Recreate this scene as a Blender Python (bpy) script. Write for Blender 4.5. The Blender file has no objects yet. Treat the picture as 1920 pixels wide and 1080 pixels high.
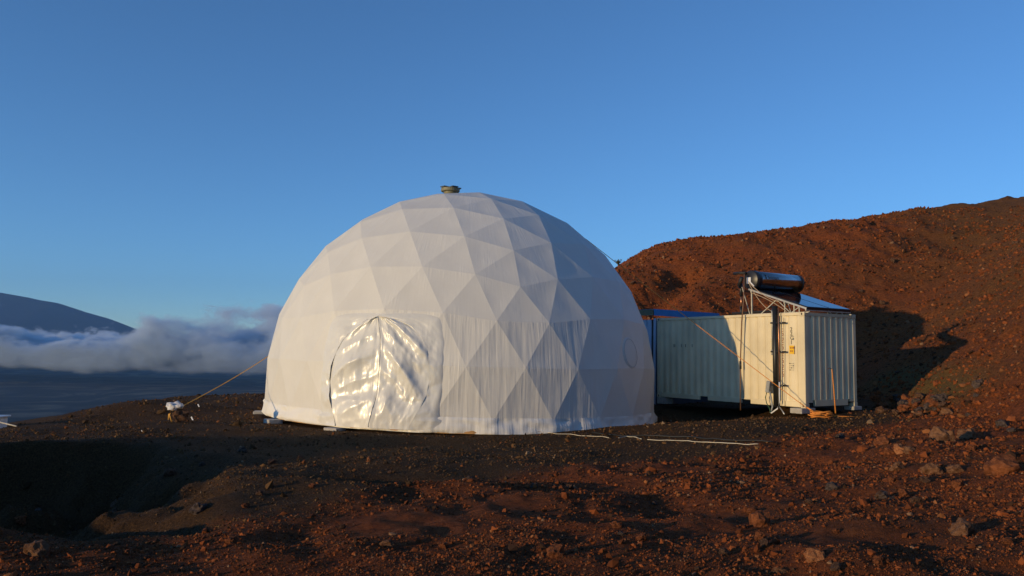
import bpy, math, random
import numpy as np
from mathutils import Vector, Matrix
random.seed(7); rng = np.random.default_rng(7)
sc = bpy.context.scene
col = sc.collection

# ------------------------------------------------------------------ camera
FPX, PITCH, ROLL = 1490.0, 0.0815, 0.02          # focal length in photo pixels (1920 wide)
cam_d = bpy.data.cameras.new('camera'); cam = bpy.data.objects.new('camera', cam_d); col.objects.link(cam)
cam_d.sensor_width = 36.0; cam_d.lens = 36.0 * FPX / 1920.0
cam_d.clip_start = 0.1; cam_d.clip_end = 200000
cam.matrix_world = Matrix.Rotation(math.pi/2 + PITCH, 4, 'X') @ Matrix.Rotation(ROLL, 4, 'Z')
sc.camera = cam
_cp, _sp, _cr, _sr = math.cos(PITCH), math.sin(PITCH), math.cos(ROLL), math.sin(ROLL)
def ray(px, py):
    a, b = px - 960.0, py - 540.0
    u, v = a*_cr + b*_sr, -a*_sr + b*_cr
    d = Vector((u, FPX*_cp + v*_sp, FPX*_sp - v*_cp)); return d.normalized()
def at_y(px, py, Y):
    d = ray(px, py); return d * (Y / d.y)
def project(p):
    y = p[1]*_cp + p[2]*_sp; z = -p[1]*_sp + p[2]*_cp
    u, v = FPX*p[0]/y, -FPX*z/y
    return 960 + u*_cr - v*_sr, 540 + u*_sr + v*_cr

# ------------------------------------------------------------------ sky, sun, exposure
SUN_AZ, SUN_EL = math.radians(34.4), math.radians(6.2)     # light comes from the left, behind the camera
sun_vec = Vector((-math.cos(SUN_AZ)*math.cos(SUN_EL), -math.sin(SUN_AZ)*math.cos(SUN_EL), math.sin(SUN_EL)))
w = bpy.data.worlds.new('World'); sc.world = w; w.use_nodes = True
wn = w.node_tree.nodes; wl = w.node_tree.links
bg = wn['Background']; sky = wn.new('ShaderNodeTexSky'); sky.sky_type = 'NISHITA'
sky.sun_disc = False; sky.sun_elevation = SUN_EL
sky.sun_rotation = math.atan2(sun_vec.x, sun_vec.y)
sky.altitude = 2500; sky.air_density = 1.0; sky.dust_density = 0.0; sky.ozone_density = 3.8
wl.new(sky.outputs[0], bg.inputs[0]); bg.inputs[1].default_value = 0.15
sd = bpy.data.lights.new('sun', 'SUN'); sd.energy = 2.2; sd.angle = math.radians(0.5); sd.color = (1.0, 0.73, 0.38)
so = bpy.data.objects.new('sun', sd); col.objects.link(so); so.location = sun_vec * 60
so.rotation_euler = (-sun_vec).to_track_quat('-Z', 'Y').to_euler()
vs = sc.view_settings; vs.view_transform = 'Standard'; vs.look = 'None'; vs.exposure = 0.58; vs.gamma = 1.0
cy = sc.cycles
cy.use_denoising = True; cy.max_bounces = 6; cy.diffuse_bounces = 4; cy.glossy_bounces = 3
cy.transparent_max_bounces = 8; cy.volume_bounces = 3; cy.volume_step_rate = 1.0; cy.volume_max_steps = 512

# ------------------------------------------------------------------ helpers
def tag(o, label=None, cat=None, group=None, kind=None):
    if label: o['label'] = label
    if cat: o['category'] = cat
    if group: o['group'] = group
    if kind: o['kind'] = kind
    return o
def empty(name, loc, label, cat, group=None, rz=0):
    o = bpy.data.objects.new(name, None); col.objects.link(o); o.location = loc; o.rotation_euler[2] = rz
    o.empty_display_size = 0.2
    return tag(o, label, cat, group)
class MB:
    def __init__(s): s.v = []; s.f = []
    def add(s, vs_, fs):
        n = len(s.v); s.v += [tuple(q) for q in vs_]; s.f += [tuple(i+n for i in f) for f in fs]; return s
    def box(s, c, d, ax=None, bev=0.0):
        c = Vector(c); X, Y, Z = ax if ax else (Vector((1,0,0)), Vector((0,1,0)), Vector((0,0,1)))
        h = [q/2 for q in d]
        pts = []
        if bev <= 0:
            for sx in (-1,1):
                for sy in (-1,1):
                    for sz in (-1,1): pts.append(c + X*h[0]*sx + Y*h[1]*sy + Z*h[2]*sz)
            return s.add(pts, [(0,1,3,2),(4,6,7,5),(0,4,5,1),(2,3,7,6),(0,2,6,4),(1,5,7,3)])
        # chamfered along the vertical and horizontal edges: 24 vertices
        import bmesh
        bm = bmesh.new(); bmesh.ops.create_cube(bm, size=1.0)
        for q in bm.verts: q.co = Vector((q.co.x*d[0], q.co.y*d[1], q.co.z*d[2]))
        bmesh.ops.bevel(bm, geom=list(bm.edges), offset=bev, segments=1, affect='EDGES')
        bm.verts.ensure_lookup_table()
        vv = [c + X*q.co.x + Y*q.co.y + Z*q.co.z for q in bm.verts]
        ff = [[q.index for q in f.verts] for f in bm.faces]; bm.free()
        return s.add(vv, ff)
    def tube(s, pts, r, n=8, cap=True):
        pts = [Vector(p) for p in pts]; rings = []
        up = Vector((0,0,1))
        for i, p in enumerate(pts):
            t = (pts[min(i+1,len(pts)-1)] - pts[max(i-1,0)]).normalized()
            a = t.cross(up if abs(t.z) < .95 else Vector((1,0,0))).normalized(); b = t.cross(a)
            rr = r[i] if isinstance(r, (list, tuple)) else r
            rings.append([p + (a*math.cos(k*2*math.pi/n) + b*math.sin(k*2*math.pi/n))*rr for k in range(n)])
        vs_ = [q for R_ in rings for q in R_]; fs = []
        for i in range(len(pts)-1):
            for k in range(n): fs.append((i*n+k, i*n+(k+1)%n, (i+1)*n+(k+1)%n, (i+1)*n+k))
        if cap: fs += [tuple(range(n)), tuple(range((len(pts)-1)*n, len(pts)*n))[::-1]]
        return s.add(vs_, fs)
    def build(s, name, m, parent=None, smooth=False):
        me = bpy.data.meshes.new(name)
        off = Vector(parent.location) if parent is not None and parent.type == 'EMPTY' else Vector((0,0,0))
        if parent is not None and parent.parent is not None: off = Vector(parent.parent.location)
        elif parent is not None and parent.type == 'MESH': off = Vector(parent.location)
        org = Vector((0,0,0))
        if parent is None:
            P = np.array([tuple(q) for q in s.v]); org = Vector(((P[:,0].min()+P[:,0].max())/2, (P[:,1].min()+P[:,1].max())/2, P[:,2].min()))
            off = org
        me.from_pydata([tuple(Vector(q)-off) for q in s.v], [], s.f); me.update()
        import bmesh
        bm = bmesh.new(); bm.from_mesh(me); bmesh.ops.recalc_face_normals(bm, faces=list(bm.faces)); bm.to_mesh(me); bm.free()
        if smooth: me.polygons.foreach_set('use_smooth', [True]*len(me.polygons))
        o = bpy.data.objects.new(name, me); col.objects.link(o)
        if m: me.materials.append(m)
        if parent is not None: o.parent = parent
        else: o.location = org
        return o
def sag(a, b, drop, n=14):
    a, b = Vector(a), Vector(b)
    return [a.lerp(b, i/n) - Vector((0,0,drop*4*(i/n)*(1-i/n))) for i in range(n+1)]

# ------------------------------------------------------------------ materials
def mat(name, color, rough=.8, metal=0.0, spec=.5, noise=None, bump=None, coat=0.0):
    """noise=(scale, amount): colour variation; bump=(scale, strength)"""
    m = bpy.data.materials.new(name); m.use_nodes = True; nt = m.node_tree; N = nt.nodes; L = nt.links
    b = N['Principled BSDF']; b.inputs['Roughness'].default_value = rough; b.inputs['Metallic'].default_value = metal
    b.inputs['Specular IOR Level'].default_value = spec; b.inputs['Coat Weight'].default_value = coat
    b.inputs['Base Color'].default_value = (*color, 1)
    tc = N.new('ShaderNodeTexCoord')
    if noise:
        t = N.new('ShaderNodeTexNoise'); t.inputs['Scale'].default_value = noise[0]; t.inputs['Detail'].default_value = 6
        L.new(tc.outputs['Object'], t.inputs['Vector'])
        r = N.new('ShaderNodeValToRGB'); a = noise[1]
        r.color_ramp.elements[0].position = .3; r.color_ramp.elements[1].position = .7
        r.color_ramp.elements[0].color = tuple(c*(1-a) for c in color) + (1,)
        r.color_ramp.elements[1].color = tuple(min(1, c*(1+a*.6)) for c in color) + (1,)
        L.new(t.outputs[0], r.inputs[0]); L.new(r.outputs[0], b.inputs['Base Color'])
    if bump:
        t2 = N.new('ShaderNodeTexNoise'); t2.inputs['Scale'].default_value = bump[0]; t2.inputs['Detail'].default_value = 5
        L.new(tc.outputs['Object'], t2.inputs['Vector'])
        bp = N.new('ShaderNodeBump'); bp.inputs['Strength'].default_value = bump[1]; bp.inputs['Distance'].default_value = .02
        L.new(t2.outputs[0], bp.inputs['Height']); L.new(bp.outputs[0], b.inputs['Normal'])
    return m
M = {}
M['paint'] = mat('cream_paint', (.74,.63,.42), .55, noise=(1.3,.15), bump=(9,.06))
M['casting'] = mat('cream_casting', (.66,.56,.38), .6, noise=(6,.2))
M['hole'] = mat('dark_hole', (.012,.011,.01), .9)
M['blackpipe'] = mat('black_pipe', (.018,.018,.018), .45, noise=(5,.3))
M['copper'] = mat('copper', (.72,.33,.17), .38, .9, noise=(7,.3))
M['brownpipe'] = mat('brown_pipe', (.16,.075,.035), .5, noise=(5,.25))
M['galv'] = mat('galvanised', (.55,.55,.53), .45, .7, noise=(8,.2))
M['framegal'] = mat('frame_metal', (.58,.55,.46), .5, .3, noise=(8,.2))
M['steel'] = mat('brushed_steel', (.50,.46,.43), .17, 1.0, noise=(3,.05))
M['glass'] = mat('collector_glass', (.012,.014,.02), .06, 0.0, .8)
M['blackmetal'] = mat('black_metal', (.02,.02,.022), .4)
M['rope'] = mat('orange_rope', (.75,.27,.045), .8, noise=(30,.25))
M['yrope'] = mat('yellow_rope', (.70,.36,.06), .8, noise=(30,.25))
M['dullrope'] = mat('tan_line', (.30,.17,.08), .85)
M['cord'] = mat('pale_cord', (.62,.55,.43), .7, noise=(3,.3))
M['black'] = mat('black_rubber', (.015,.015,.015), .6)
M['green'] = mat('green_cable', (.03,.09,.035), .5)
M['greybox'] = mat('grey_plastic', (.30,.31,.31), .5, noise=(9,.1))
M['blue'] = mat('blue_paint', (.06,.30,.66), .5, noise=(2,.12))
M['palebl'] = mat('pale_siding', (.52,.63,.80), .6, noise=(2,.1))
M['concrete'] = mat('concrete', (.42,.39,.35), .9, noise=(9,.25), bump=(30,.4))
M['yellow'] = mat('yellow_label', (.85,.50,.02), .5)
M['ink'] = mat('dark_ink', (.02,.018,.016), .7)
M['inkr'] = mat('red_ink', (.30,.07,.03), .7)
M['whitepl'] = mat('white_plastic', (.75,.75,.76), .4, noise=(9,.1))
M['bag'] = mat('white_bag', (.62,.60,.60), .45, noise=(14,.15), bump=(18,.8))
M['wood'] = mat('plywood', (.55,.30,.11), .7, noise=(6,.25))
M['olive'] = mat('olive_vent', (.20,.18,.10), .55, noise=(6,.2))
M['slate'] = mat('slate_vent', (.06,.08,.10), .5, noise=(6,.2))
M['twig'] = mat('twig', (.06,.05,.03), .9)

# fabric with wrinkles: UV = (metres round the dome, metres up)
def fabric(name, color, rough, fold, fine, trans=.0, spec=.4, coat=0.0, mask=None):
    m = bpy.data.materials.new(name); m.use_nodes = True; nt = m.node_tree; N = nt.nodes; L = nt.links
    b = N['Principled BSDF']; b.inputs['Base Color'].default_value = (*color, 1); b.inputs['Roughness'].default_value = rough
    b.inputs['Specular IOR Level'].default_value = spec; b.inputs['Coat Weight'].default_value = coat; b.inputs['Coat Roughness'].default_value = .12
    uv = N.new('ShaderNodeUVMap'); uv.uv_map = 'UVMap'
    def noise(sx, sy, det, dist=0):
        mp = N.new('ShaderNodeMapping'); mp.inputs['Scale'].default_value = (sx, sy, 1); L.new(uv.outputs[0], mp.inputs[0])
        t = N.new('ShaderNodeTexNoise'); t.inputs['Scale'].default_value = 1; t.inputs['Detail'].default_value = det
        t.inputs['Distortion'].default_value = dist
        L.new(mp.outputs[0], t.inputs['Vector']); return t
    n1 = noise(5.5, .45, 2, .3); n2 = noise(16, 1.6, 3, .4); n3 = noise(1.3, 1.3, 3)
    b1 = N.new('ShaderNodeBump'); b1.inputs['Distance'].default_value = .03; b1.inputs['Strength'].default_value = fold
    L.new(n1.outputs[0], b1.inputs['Height'])
    # fine pleats come and go in patches
    mr = N.new('ShaderNodeMapRange'); mr.inputs[1].default_value = .48; mr.inputs[2].default_value = .68
    L.new(n3.outputs[0], mr.inputs[0])
    pl = N.new('ShaderNodeAttribute'); pl.attribute_name = 'pleat'
    ad = N.new('ShaderNodeMath'); ad.operation = 'MULTIPLY_ADD'; ad.inputs[1].default_value = 1.6; L.new(pl.outputs['Fac'], ad.inputs[0]); L.new(mr.outputs[0], ad.inputs[2])
    mu = N.new('ShaderNodeMath'); mu.operation = 'MULTIPLY'; L.new(n2.outputs[0], mu.inputs[0]); L.new(ad.outputs[0], mu.inputs[1])
    b2 = N.new('ShaderNodeBump'); b2.inputs['Distance'].default_value = .012; b2.inputs['Strength'].default_value = fine
    L.new(mu.outputs[0], b2.inputs['Height']); L.new(b1.outputs[0], b2.inputs['Normal']); L.new(b2.outputs[0], b.inputs['Normal'])
    # faint grubby variation
    rp = N.new('ShaderNodeValToRGB'); rp.color_ramp.elements[0].position = .3; rp.color_ramp.elements[1].position = .75
    rp.color_ramp.elements[0].color = tuple(c*.93 for c in color) + (1,); rp.color_ramp.elements[1].color = (*color, 1)
    L.new(n3.outputs[0], rp.inputs[0]); L.new(rp.outputs[0], b.inputs['Base Color'])
    if trans > 0:
        tb = N.new('ShaderNodeBsdfTranslucent'); tb.inputs[0].default_value = (*color, 1); mx = N.new('ShaderNodeMixShader'); mx.inputs[0].default_value = trans
        L.new(b2.outputs[0], tb.inputs['Normal']); L.new(b.outputs[0], mx.inputs[1]); L.new(tb.outputs[0], mx.inputs[2]); L.new(mx.outputs[0], N['Material Output'].inputs['Surface'])
    return m
WHITE = (.83, .80, .735)
M['fab_top'] = fabric('dome_fabric_smooth', WHITE, .55, .12, .6, trans=.12)
M['fab_low'] = fabric('dome_fabric_pleated', WHITE, .5, .72, .6, trans=.12)
M['vinyl'] = fabric('glossy_vinyl', (.76,.735,.67), .30, .3, .5, spec=.55, coat=.15)
M['skirt'] = fabric('skirt_fabric', WHITE, .45, .9, .8)

# ------------------------------------------------------------------ terrain height (numpy, metres; eye is z = 0)
_tab = np.random.default_rng(3).random((256, 256))
def vn(x, y, o=0):
    x = np.asarray(x, float) + o*17.31; y = np.asarray(y, float) + o*9.77
    xi = np.floor(x).astype(np.int64); yi = np.floor(y).astype(np.int64); fx = x-xi; fy = y-yi
    fx = fx*fx*(3-2*fx); fy = fy*fy*(3-2*fy)
    a = _tab[xi & 255, yi & 255]; b = _tab[(xi+1) & 255, yi & 255]; c = _tab[xi & 255, (yi+1) & 255]; d = _tab[(xi+1) & 255, (yi+1) & 255]
    return (a*(1-fx)+b*fx)*(1-fy) + (c*(1-fx)+d*fx)*fy - .5
def fbm(x, y, sc_, oct_, o=0, gain=.5):
    s = 0; a = 1.0
    for k in range(oct_):
        s = s + a*vn(x/sc_, y/sc_, o+k*3); sc_ *= .5; a *= gain
    return s
def sstep(a, b, t):
    t = np.clip((t-a)/(b-a), 0, 1); return t*t*(3-2*t)
CP = np.array([(0,3,-1.6),(0,6,-1.6),(-4,6,-1.72),(4,6,-1.45),(8,7,-1.2),(-9,7,-1.75),(-1.5,19.5,-2.07),(-8.5,26,-2.02),(4.9,25,-2.08),
    (1,27,-2.0),(-5.6,21.6,-2.08),(8.4,22.3,-1.60),(5.2,28.5,-1.80),(10.8,24.6,-1.5),(-8.2,19.7,-1.98),(-11.5,18,-2.08),(3,14,-1.85),(7.5,18.8,-1.66),
    (11.3,17.6,-1.3),(-.5,12.2,-1.9),(-2.3,8.7,-1.82),(-12,27,-2.12),(-7,31,-2.0),(-5,33,-1.95),(-9,11,-1.85),(-14,10,-1.8),(-14,0,-1.7),(-15.5,9,-1.0),(0,-10,-1.6),  # the high point furthest left is an unseen ridge added to shade the pit
    (15,5,-.9),(14,27,-1.2),(20,15,-.5),(-13,22,-2.2),(9,13,-1.45),(1.5,10,-1.72)])
HX = [-30,-6,-1,2.5,5.9,11.2,20.5,26,31,45,80]; HZ = [-2,-1.6,.4,2.8,5.1,7.7,9.65,10.25,11.1,13.8,19]
def terrain(x, y, fine=True):
    x = np.asarray(x, float); y = np.asarray(y, float)
    shp = np.broadcast(x, y).shape; x = np.broadcast_to(x, shp).ravel(); y = np.broadcast_to(y, shp).ravel()
    num = np.zeros(x.shape); den = np.zeros(x.shape)
    for cx_, cy_, cz_ in CP:
        wgt = 1.0/(((x-cx_)**2 + (y-cy_)**2) + 2.0)**2
        num += wgt*cz_; den += wgt
    z = num/den
    r = np.hypot(x, y)
    flat = 1 - sstep(.0, 1.2, np.maximum(1.0 - (np.hypot(x+1.54, y-26.13)-6.4), 0))      # calm the pad under the dome
    if fine:
        z = z + .16*fbm(x, y, 3.2, 3, 1)*(.25+.75*flat) + .13*fbm(x, y, .75, 3, 5)*(.3+.7*flat)*(1-.55*pad_mask(x, y))
    # red spoil bank in the foreground, lumpier than the pad
    # pit on the left
    px_ = x + 2.6*fbm(x, y, 3.4, 4, 21); py_ = y + 1.5*fbm(x, y, 2.8, 4, 25)
    edge = -3.3 - .36*(py_-8.6)
    pit = sstep(-.4, 2.6, edge-px_)*sstep(7.3, 9.2, py_)*(1-sstep(15.4, 16.8, py_))*sstep(-15.0, -13.0, px_)
    z = z - 1.8*pit*(1+.8*fbm(x, y, 1.3, 5, 31))
    z = z + .9*np.exp(-((x+16.3)/1.8)**2)*(1-sstep(10.6, 12.8, y))*sstep(-5, 0, y)  # unseen mound added outside the view to throw the pit into shade
    # a small hollow with a bank
    d = np.hypot((x+2.0)/1.25, (y-11.6)/.75); z = z - .42*np.exp(-d**2*1.2) + .16*np.exp(-((np.hypot((x+2.9)/1.3, (y-11.2)/.9))**2))
    # mound at the left rim
    z = z + .42*np.exp(-(((x+11.4)/2.2)**2 + ((y-25.6)/1.5)**2)) + .3*np.exp(-(((x+8.2)/2.0)**2 + ((y-32.0)/2.2)**2))
    # hill on the right and behind the container
    a = x - 11.7 - .10*(y-22) + 1.2*fbm(x, y, 9, 2, 41); b = y - 34.3 + .9*fbm(x, y, 8, 2, 43)
    k = .9; s = np.logaddexp(a*k, b*k)/k
    side = sstep(-9, -1, x)
    H = np.interp(x, HX, HZ) + .55*fbm(x, y, 9, 3, 51) + .03*np.maximum(y-52, 0)
    rise = .60*s
    lim = np.maximum(H - z, 0); kk = 2.2
    hh = np.maximum(kk - np.abs(rise-lim), 0)/kk
    up = np.maximum(np.minimum(rise, lim) - hh*hh*kk/4*sstep(0, 3, lim), 0)*side
    z = z + up
    hm = sstep(.3, 2.5, up)
    if fine:
        z = z + hm*(.60*fbm(x, y, 4.5, 4, 61) + .22*fbm(x, y, .9, 3, 71)*(.4+sstep(-.1, .35, fbm(x, y, 6, 2, 75))))
        z = z + hm*.13*fbm(x, y, .45, 2, 77)
        t = ((x-5.5)*4.4 + (y-38)*7)/(4.4**2+7**2); t = np.clip(t, 0, 1)                     # gully
        dd = np.hypot(x-(5.5+4.4*t), y-(38+7*t)); z = z - .9*np.exp(-(dd/.9)**2)*hm
    # the mountainside falls away to the plain, left and far
    s1 = -x - 12.3 - 4.5*(1-sstep(12, 17, y)) + .8*fbm(x, y, 6, 2, 81); s2 = np.where(x < 3, y - 34.5 - .0*x, -5.0) + 1.2*fbm(x, y, 6, 2, 83)
    s3 = np.maximum(y-70, 0)*sstep(0, 1, 1.0)
    sd_ = np.maximum(np.maximum(s1, s2*(1-sstep(-3, 1.5, x))), s3)
    sd_ = np.maximum(sd_, (r-75))
    drop = np.where(sd_ > 0, .08*sd_ + .10*np.maximum(sd_-1.5, 0), 0)
    z = z - drop
    # the plain, about 550 m below
    floor_ = -560 + 9*fbm(x, y, 2500, 4, 91) - .000*r
    z = np.where(r > 60, np.maximum(z, floor_), z)
    return z.reshape(shp)
def ground(x, y): return float(terrain(np.array([x]), np.array([y]))[0])
def on_ground(px, py):
    d = ray(px, py); ts = np.geomspace(3, 80, 900)
    zz = terrain(d.x*ts, d.y*ts); k = np.argmax(d.z*ts < zz)
    t = ts[k]; return Vector((d.x*t, d.y*t, float(zz[k])))
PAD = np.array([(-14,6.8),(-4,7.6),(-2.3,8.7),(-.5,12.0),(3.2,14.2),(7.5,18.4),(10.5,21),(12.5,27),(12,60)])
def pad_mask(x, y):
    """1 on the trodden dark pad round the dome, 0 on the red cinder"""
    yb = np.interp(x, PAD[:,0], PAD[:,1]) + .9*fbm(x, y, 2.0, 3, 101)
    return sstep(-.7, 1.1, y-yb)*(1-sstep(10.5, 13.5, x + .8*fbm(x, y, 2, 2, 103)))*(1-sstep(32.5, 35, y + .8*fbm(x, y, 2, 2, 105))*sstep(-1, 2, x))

# ------------------------------------------------------------------ ground sheet
def ground_sheet():
    az = np.radians(np.concatenate([np.linspace(-48, 48, 560), np.linspace(48, 312, 70)[1:-1]]))
    rr = np.concatenate([np.geomspace(.6, 4.5, 24)[:-1], np.geomspace(4.5, 74, 460)[:-1], np.geomspace(74, 70000, 125)])
    A, R_ = np.meshgrid(az, rr)
    deg = np.degrees((A+np.pi) % (2*np.pi) - np.pi)
    rmax = np.interp(deg, [-180,-90,-60,-48,0,12,30,90,180], [2400,2400,20000,31000,31000,12000,5000,2400,2400])
    far_ = R_ > 74; R_ = np.where(far_, 74*(rmax/74)**(np.log(np.maximum(R_, 74)/74)/math.log(70000/74)), R_)
    X = np.sin(A)*R_; Y = np.cos(A)*R_
    Z = terrain(X, Y)
    nr, na = X.shape
    co = np.stack([X, Y, Z], -1).reshape(-1, 3)
    i = np.arange(nr-1)[:, None]*na; j = np.arange(na)[None, :]; j2 = (j+1) % na
    q = np.stack([i+j, i+j2, i+na+j2, i+na+j], -1).reshape(-1, 4)
    me = bpy.data.meshes.new('ground')
    me.vertices.add(len(co)); me.vertices.foreach_set('co', co.astype(np.float32).ravel())
    me.loops.add(q.size); me.loops.foreach_set('vertex_index', q.astype(np.int32)[:, ::-1].ravel())
    me.polygons.add(len(q)); me.polygons.foreach_set('loop_start', np.arange(0, q.size, 4, dtype=np.int32))
    me.polygons.foreach_set('loop_total', np.full(len(q), 4, dtype=np.int32))
    me.polygons.foreach_set('use_smooth', np.ones(len(q), dtype=bool))
    me.update(); me.validate()
    x, y = co[:, 0], co[:, 1]
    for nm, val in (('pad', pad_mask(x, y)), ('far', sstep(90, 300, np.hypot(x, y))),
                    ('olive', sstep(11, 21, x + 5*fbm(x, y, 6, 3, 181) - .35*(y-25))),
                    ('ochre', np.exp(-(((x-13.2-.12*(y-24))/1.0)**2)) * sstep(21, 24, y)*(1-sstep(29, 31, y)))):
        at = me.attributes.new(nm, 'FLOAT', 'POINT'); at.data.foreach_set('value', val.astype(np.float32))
    o = bpy.data.objects.new('ground', me); col.objects.link(o); tag(o, kind='structure'); return o
def ground_material():
    m = bpy.data.materials.new('cinder_ground'); m.use_nodes = True; nt = m.node_tree; N = nt.nodes; L = nt.links
    b = N['Principled BSDF']; b.inputs['Roughness'].default_value = .95; b.inputs['Specular IOR Level'].default_value = .15
    tc = N.new('ShaderNodeTexCoord')
    def tex(scale, det, rough=.6):
        t = N.new('ShaderNodeTexNoise'); t.inputs['Scale'].default_value = scale; t.inputs['Detail'].default_value = det; t.inputs['Roughness'].default_value = rough
        L.new(tc.outputs['Object'], t.inputs['Vector']); return t.outputs[0]
    def ramp(fac, stops):
        r = N.new('ShaderNodeValToRGB'); e = r.color_ramp.elements
        while len(e) < len(stops): e.new(.5)
        for q, (p, c) in zip(e, stops): q.position = p; q.color = (*c, 1)
        L.new(fac, r.inputs[0]); return r.outputs[0]
    def mix(f, a, c):
        x = N.new('ShaderNodeMix'); x.data_type = 'RGBA'; L.new(f, x.inputs[0]); L.new(a, x.inputs[6]); L.new(c, x.inputs[7]); return x.outputs[2]
    def attr(n):
        a = N.new('ShaderNodeAttribute'); a.attribute_name = n; return a.outputs['Fac']
    big = tex(.35, 6); small = tex(9, 8, .7); grain = tex(30, 6, .75)
    red = ramp(small, [(.28, (.06,.021,.009)), (.45, (.225,.058,.016)), (.60, (.36,.096,.026)), (.80, (.45,.15,.046))])
    red2 = ramp(small, [(.30, (.06,.025,.010)), (.5, (.23,.072,.022)), (.78, (.36,.125,.040))])
    redm = mix(ramp(big, [(.4, (0,0,0)), (.62, (1,1,1))]), red, red2)
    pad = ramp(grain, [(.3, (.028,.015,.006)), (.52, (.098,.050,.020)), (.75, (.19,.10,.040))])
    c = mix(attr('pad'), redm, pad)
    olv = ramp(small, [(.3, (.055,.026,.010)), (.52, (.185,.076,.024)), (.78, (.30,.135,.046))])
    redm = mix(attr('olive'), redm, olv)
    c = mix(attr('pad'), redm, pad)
    och = ramp(small, [(.3, (.10,.058,.018)), (.7, (.22,.14,.045))])
    c = mix(attr('ochre'), c, och)
    fs = N.new('ShaderNodeMapping'); fs.inputs['Scale'].default_value = (.0014, .0010, 1); L.new(tc.outputs['Object'], fs.inputs[0])
    ft = N.new('ShaderNodeTexNoise'); ft.inputs['Scale'].default_value = 1; ft.inputs['Detail'].default_value = 10; L.new(fs.outputs[0], ft.inputs['Vector'])
    far = ramp(ft.outputs[0], [(.40, (.004,.004,.004)), (.52, (.026,.022,.016)), (.62, (.12,.095,.06))])
    c = mix(attr('far'), c, far)
    L.new(c, b.inputs['Base Color'])
    b1 = N.new('ShaderNodeBump'); b1.inputs['Distance'].default_value = .12; b1.inputs['Strength'].default_value = .9; L.new(small, b1.inputs['Height'])
    b2 = N.new('ShaderNodeBump'); b2.inputs['Distance'].default_value = .05; b2.inputs['Strength'].default_value = 1.0; L.new(grain, b2.inputs['Height'])
    L.new(b1.outputs[0], b2.inputs['Normal']); L.new(b2.outputs[0], b.inputs['Normal'])
    return m
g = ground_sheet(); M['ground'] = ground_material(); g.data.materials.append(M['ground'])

# ------------------------------------------------------------------ far mountain
def mountain():
    prof = [(-700,495),(-400,503),(-200,518),(0,548),(40,556),(110,568),(165,586),(205,598),(245,612),(272,622),(300,626),(335,630),(365,636),(385,645),(420,668),(520,700)]
    D = 26000.0; pts = []
    xs = np.linspace(-700, 520, 240); ys = np.interp(xs, [p[0] for p in prof], [p[1] for p in prof])
    co = []; nd = 26
    for i, (x_, y_) in enumerate(zip(xs, ys)):
        p = at_y(x_, y_, D); top = p.z + 55*float(fbm(p.x, 0.0, 1500, 5, 111))
        for j in range(nd):
            t = j/(nd-1); Y = D - 9000*t if j < nd else D
            z = -620 + (top+620)*(1-t)**1.15 + 160*float(fbm(p.x, Y, 1800, 4, 121))*t*(1-t)*3
            co.append((p.x*(1-.1*t), Y, z))
        co.append((p.x, D+6000, -620))
    n = nd+1; f = []
    for i in range(len(xs)-1):
        for j in range(nd-1): f.append((i*n+j, i*n+j+1, (i+1)*n+j+1, (i+1)*n+j))
        f.append((i*n, (i+1)*n, (i+1)*n+nd, i*n+nd))
    me = bpy.data.meshes.new('mountain'); me.from_pydata(co, [], f); me.update()
    me.polygons.foreach_set('use_smooth', [True]*len(f))
    o = bpy.data.objects.new('mountain', me); col.objects.link(o); tag(o, kind='structure')
    me.materials.append(mat('mountain_rock', (.022,.022,.022), .95, spec=.1, noise=(.0006,.35)))
mountain()

# ------------------------------------------------------------------ dome
DR, DC, PSI, TX, TY = 6.2, Vector((-1.542, 26.13, -1.0)), .0038, .0099, -.0026
def geodesic(n=5):
    a = math.atan(.5); V = [(0,0,1)]
    V += [(math.cos(a)*math.cos(k*.4*math.pi), math.cos(a)*math.sin(k*.4*math.pi), math.sin(a)) for k in range(5)]
    V += [(math.cos(a)*math.cos((k+.5)*.4*math.pi), math.cos(a)*math.sin((k+.5)*.4*math.pi), -math.sin(a)) for k in range(5)]
    V = [Vector(v) for v in V]; F = []
    for k in range(5):
        k2 = (k+1) % 5; F += [(0,1+k,1+k2), (1+k,6+k,1+k2), (1+k2,6+k,6+k2)]
    pts = {}; P = []; T = []
    for fa in F:
        A, B, C = [V[i] for i in fa]; idx = {}
        for i in range(n+1):
            for j in range(n+1-i):
                p = ((A*(n-i-j) + B*i + C*j)/n).normalized(); key = tuple(round(q, 4)+0.0 for q in p)
                if key not in pts: pts[key] = len(P); P.append(p)
                idx[i,j] = pts[key]
        for i in range(n):
            for j in range(n-i):
                T.append((idx[i,j], idx[i+1,j], idx[i,j+1]))
                if i+j < n-1: T.append((idx[i+1,j], idx[i+1,j+1], idx[i,j+1]))
    return P, T
_c, _s = math.cos(PSI), math.sin(PSI)
def dome_world(p):
    X = Vector((p.x*_c - p.y*_s, p.x*_s + p.y*_c, p.z))*DR
    return DC + X + Vector((X.z*TX, X.z*TY, -X.x*TX - X.y*TY))
GP, GT = geodesic()
GW = [dome_world(p) for p in GP]
GT = [t for t in GT if all(GP[i].z > -.13 for i in t)]
BASEZ = min(GW[i].z for t in GT for i in t)
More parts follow.
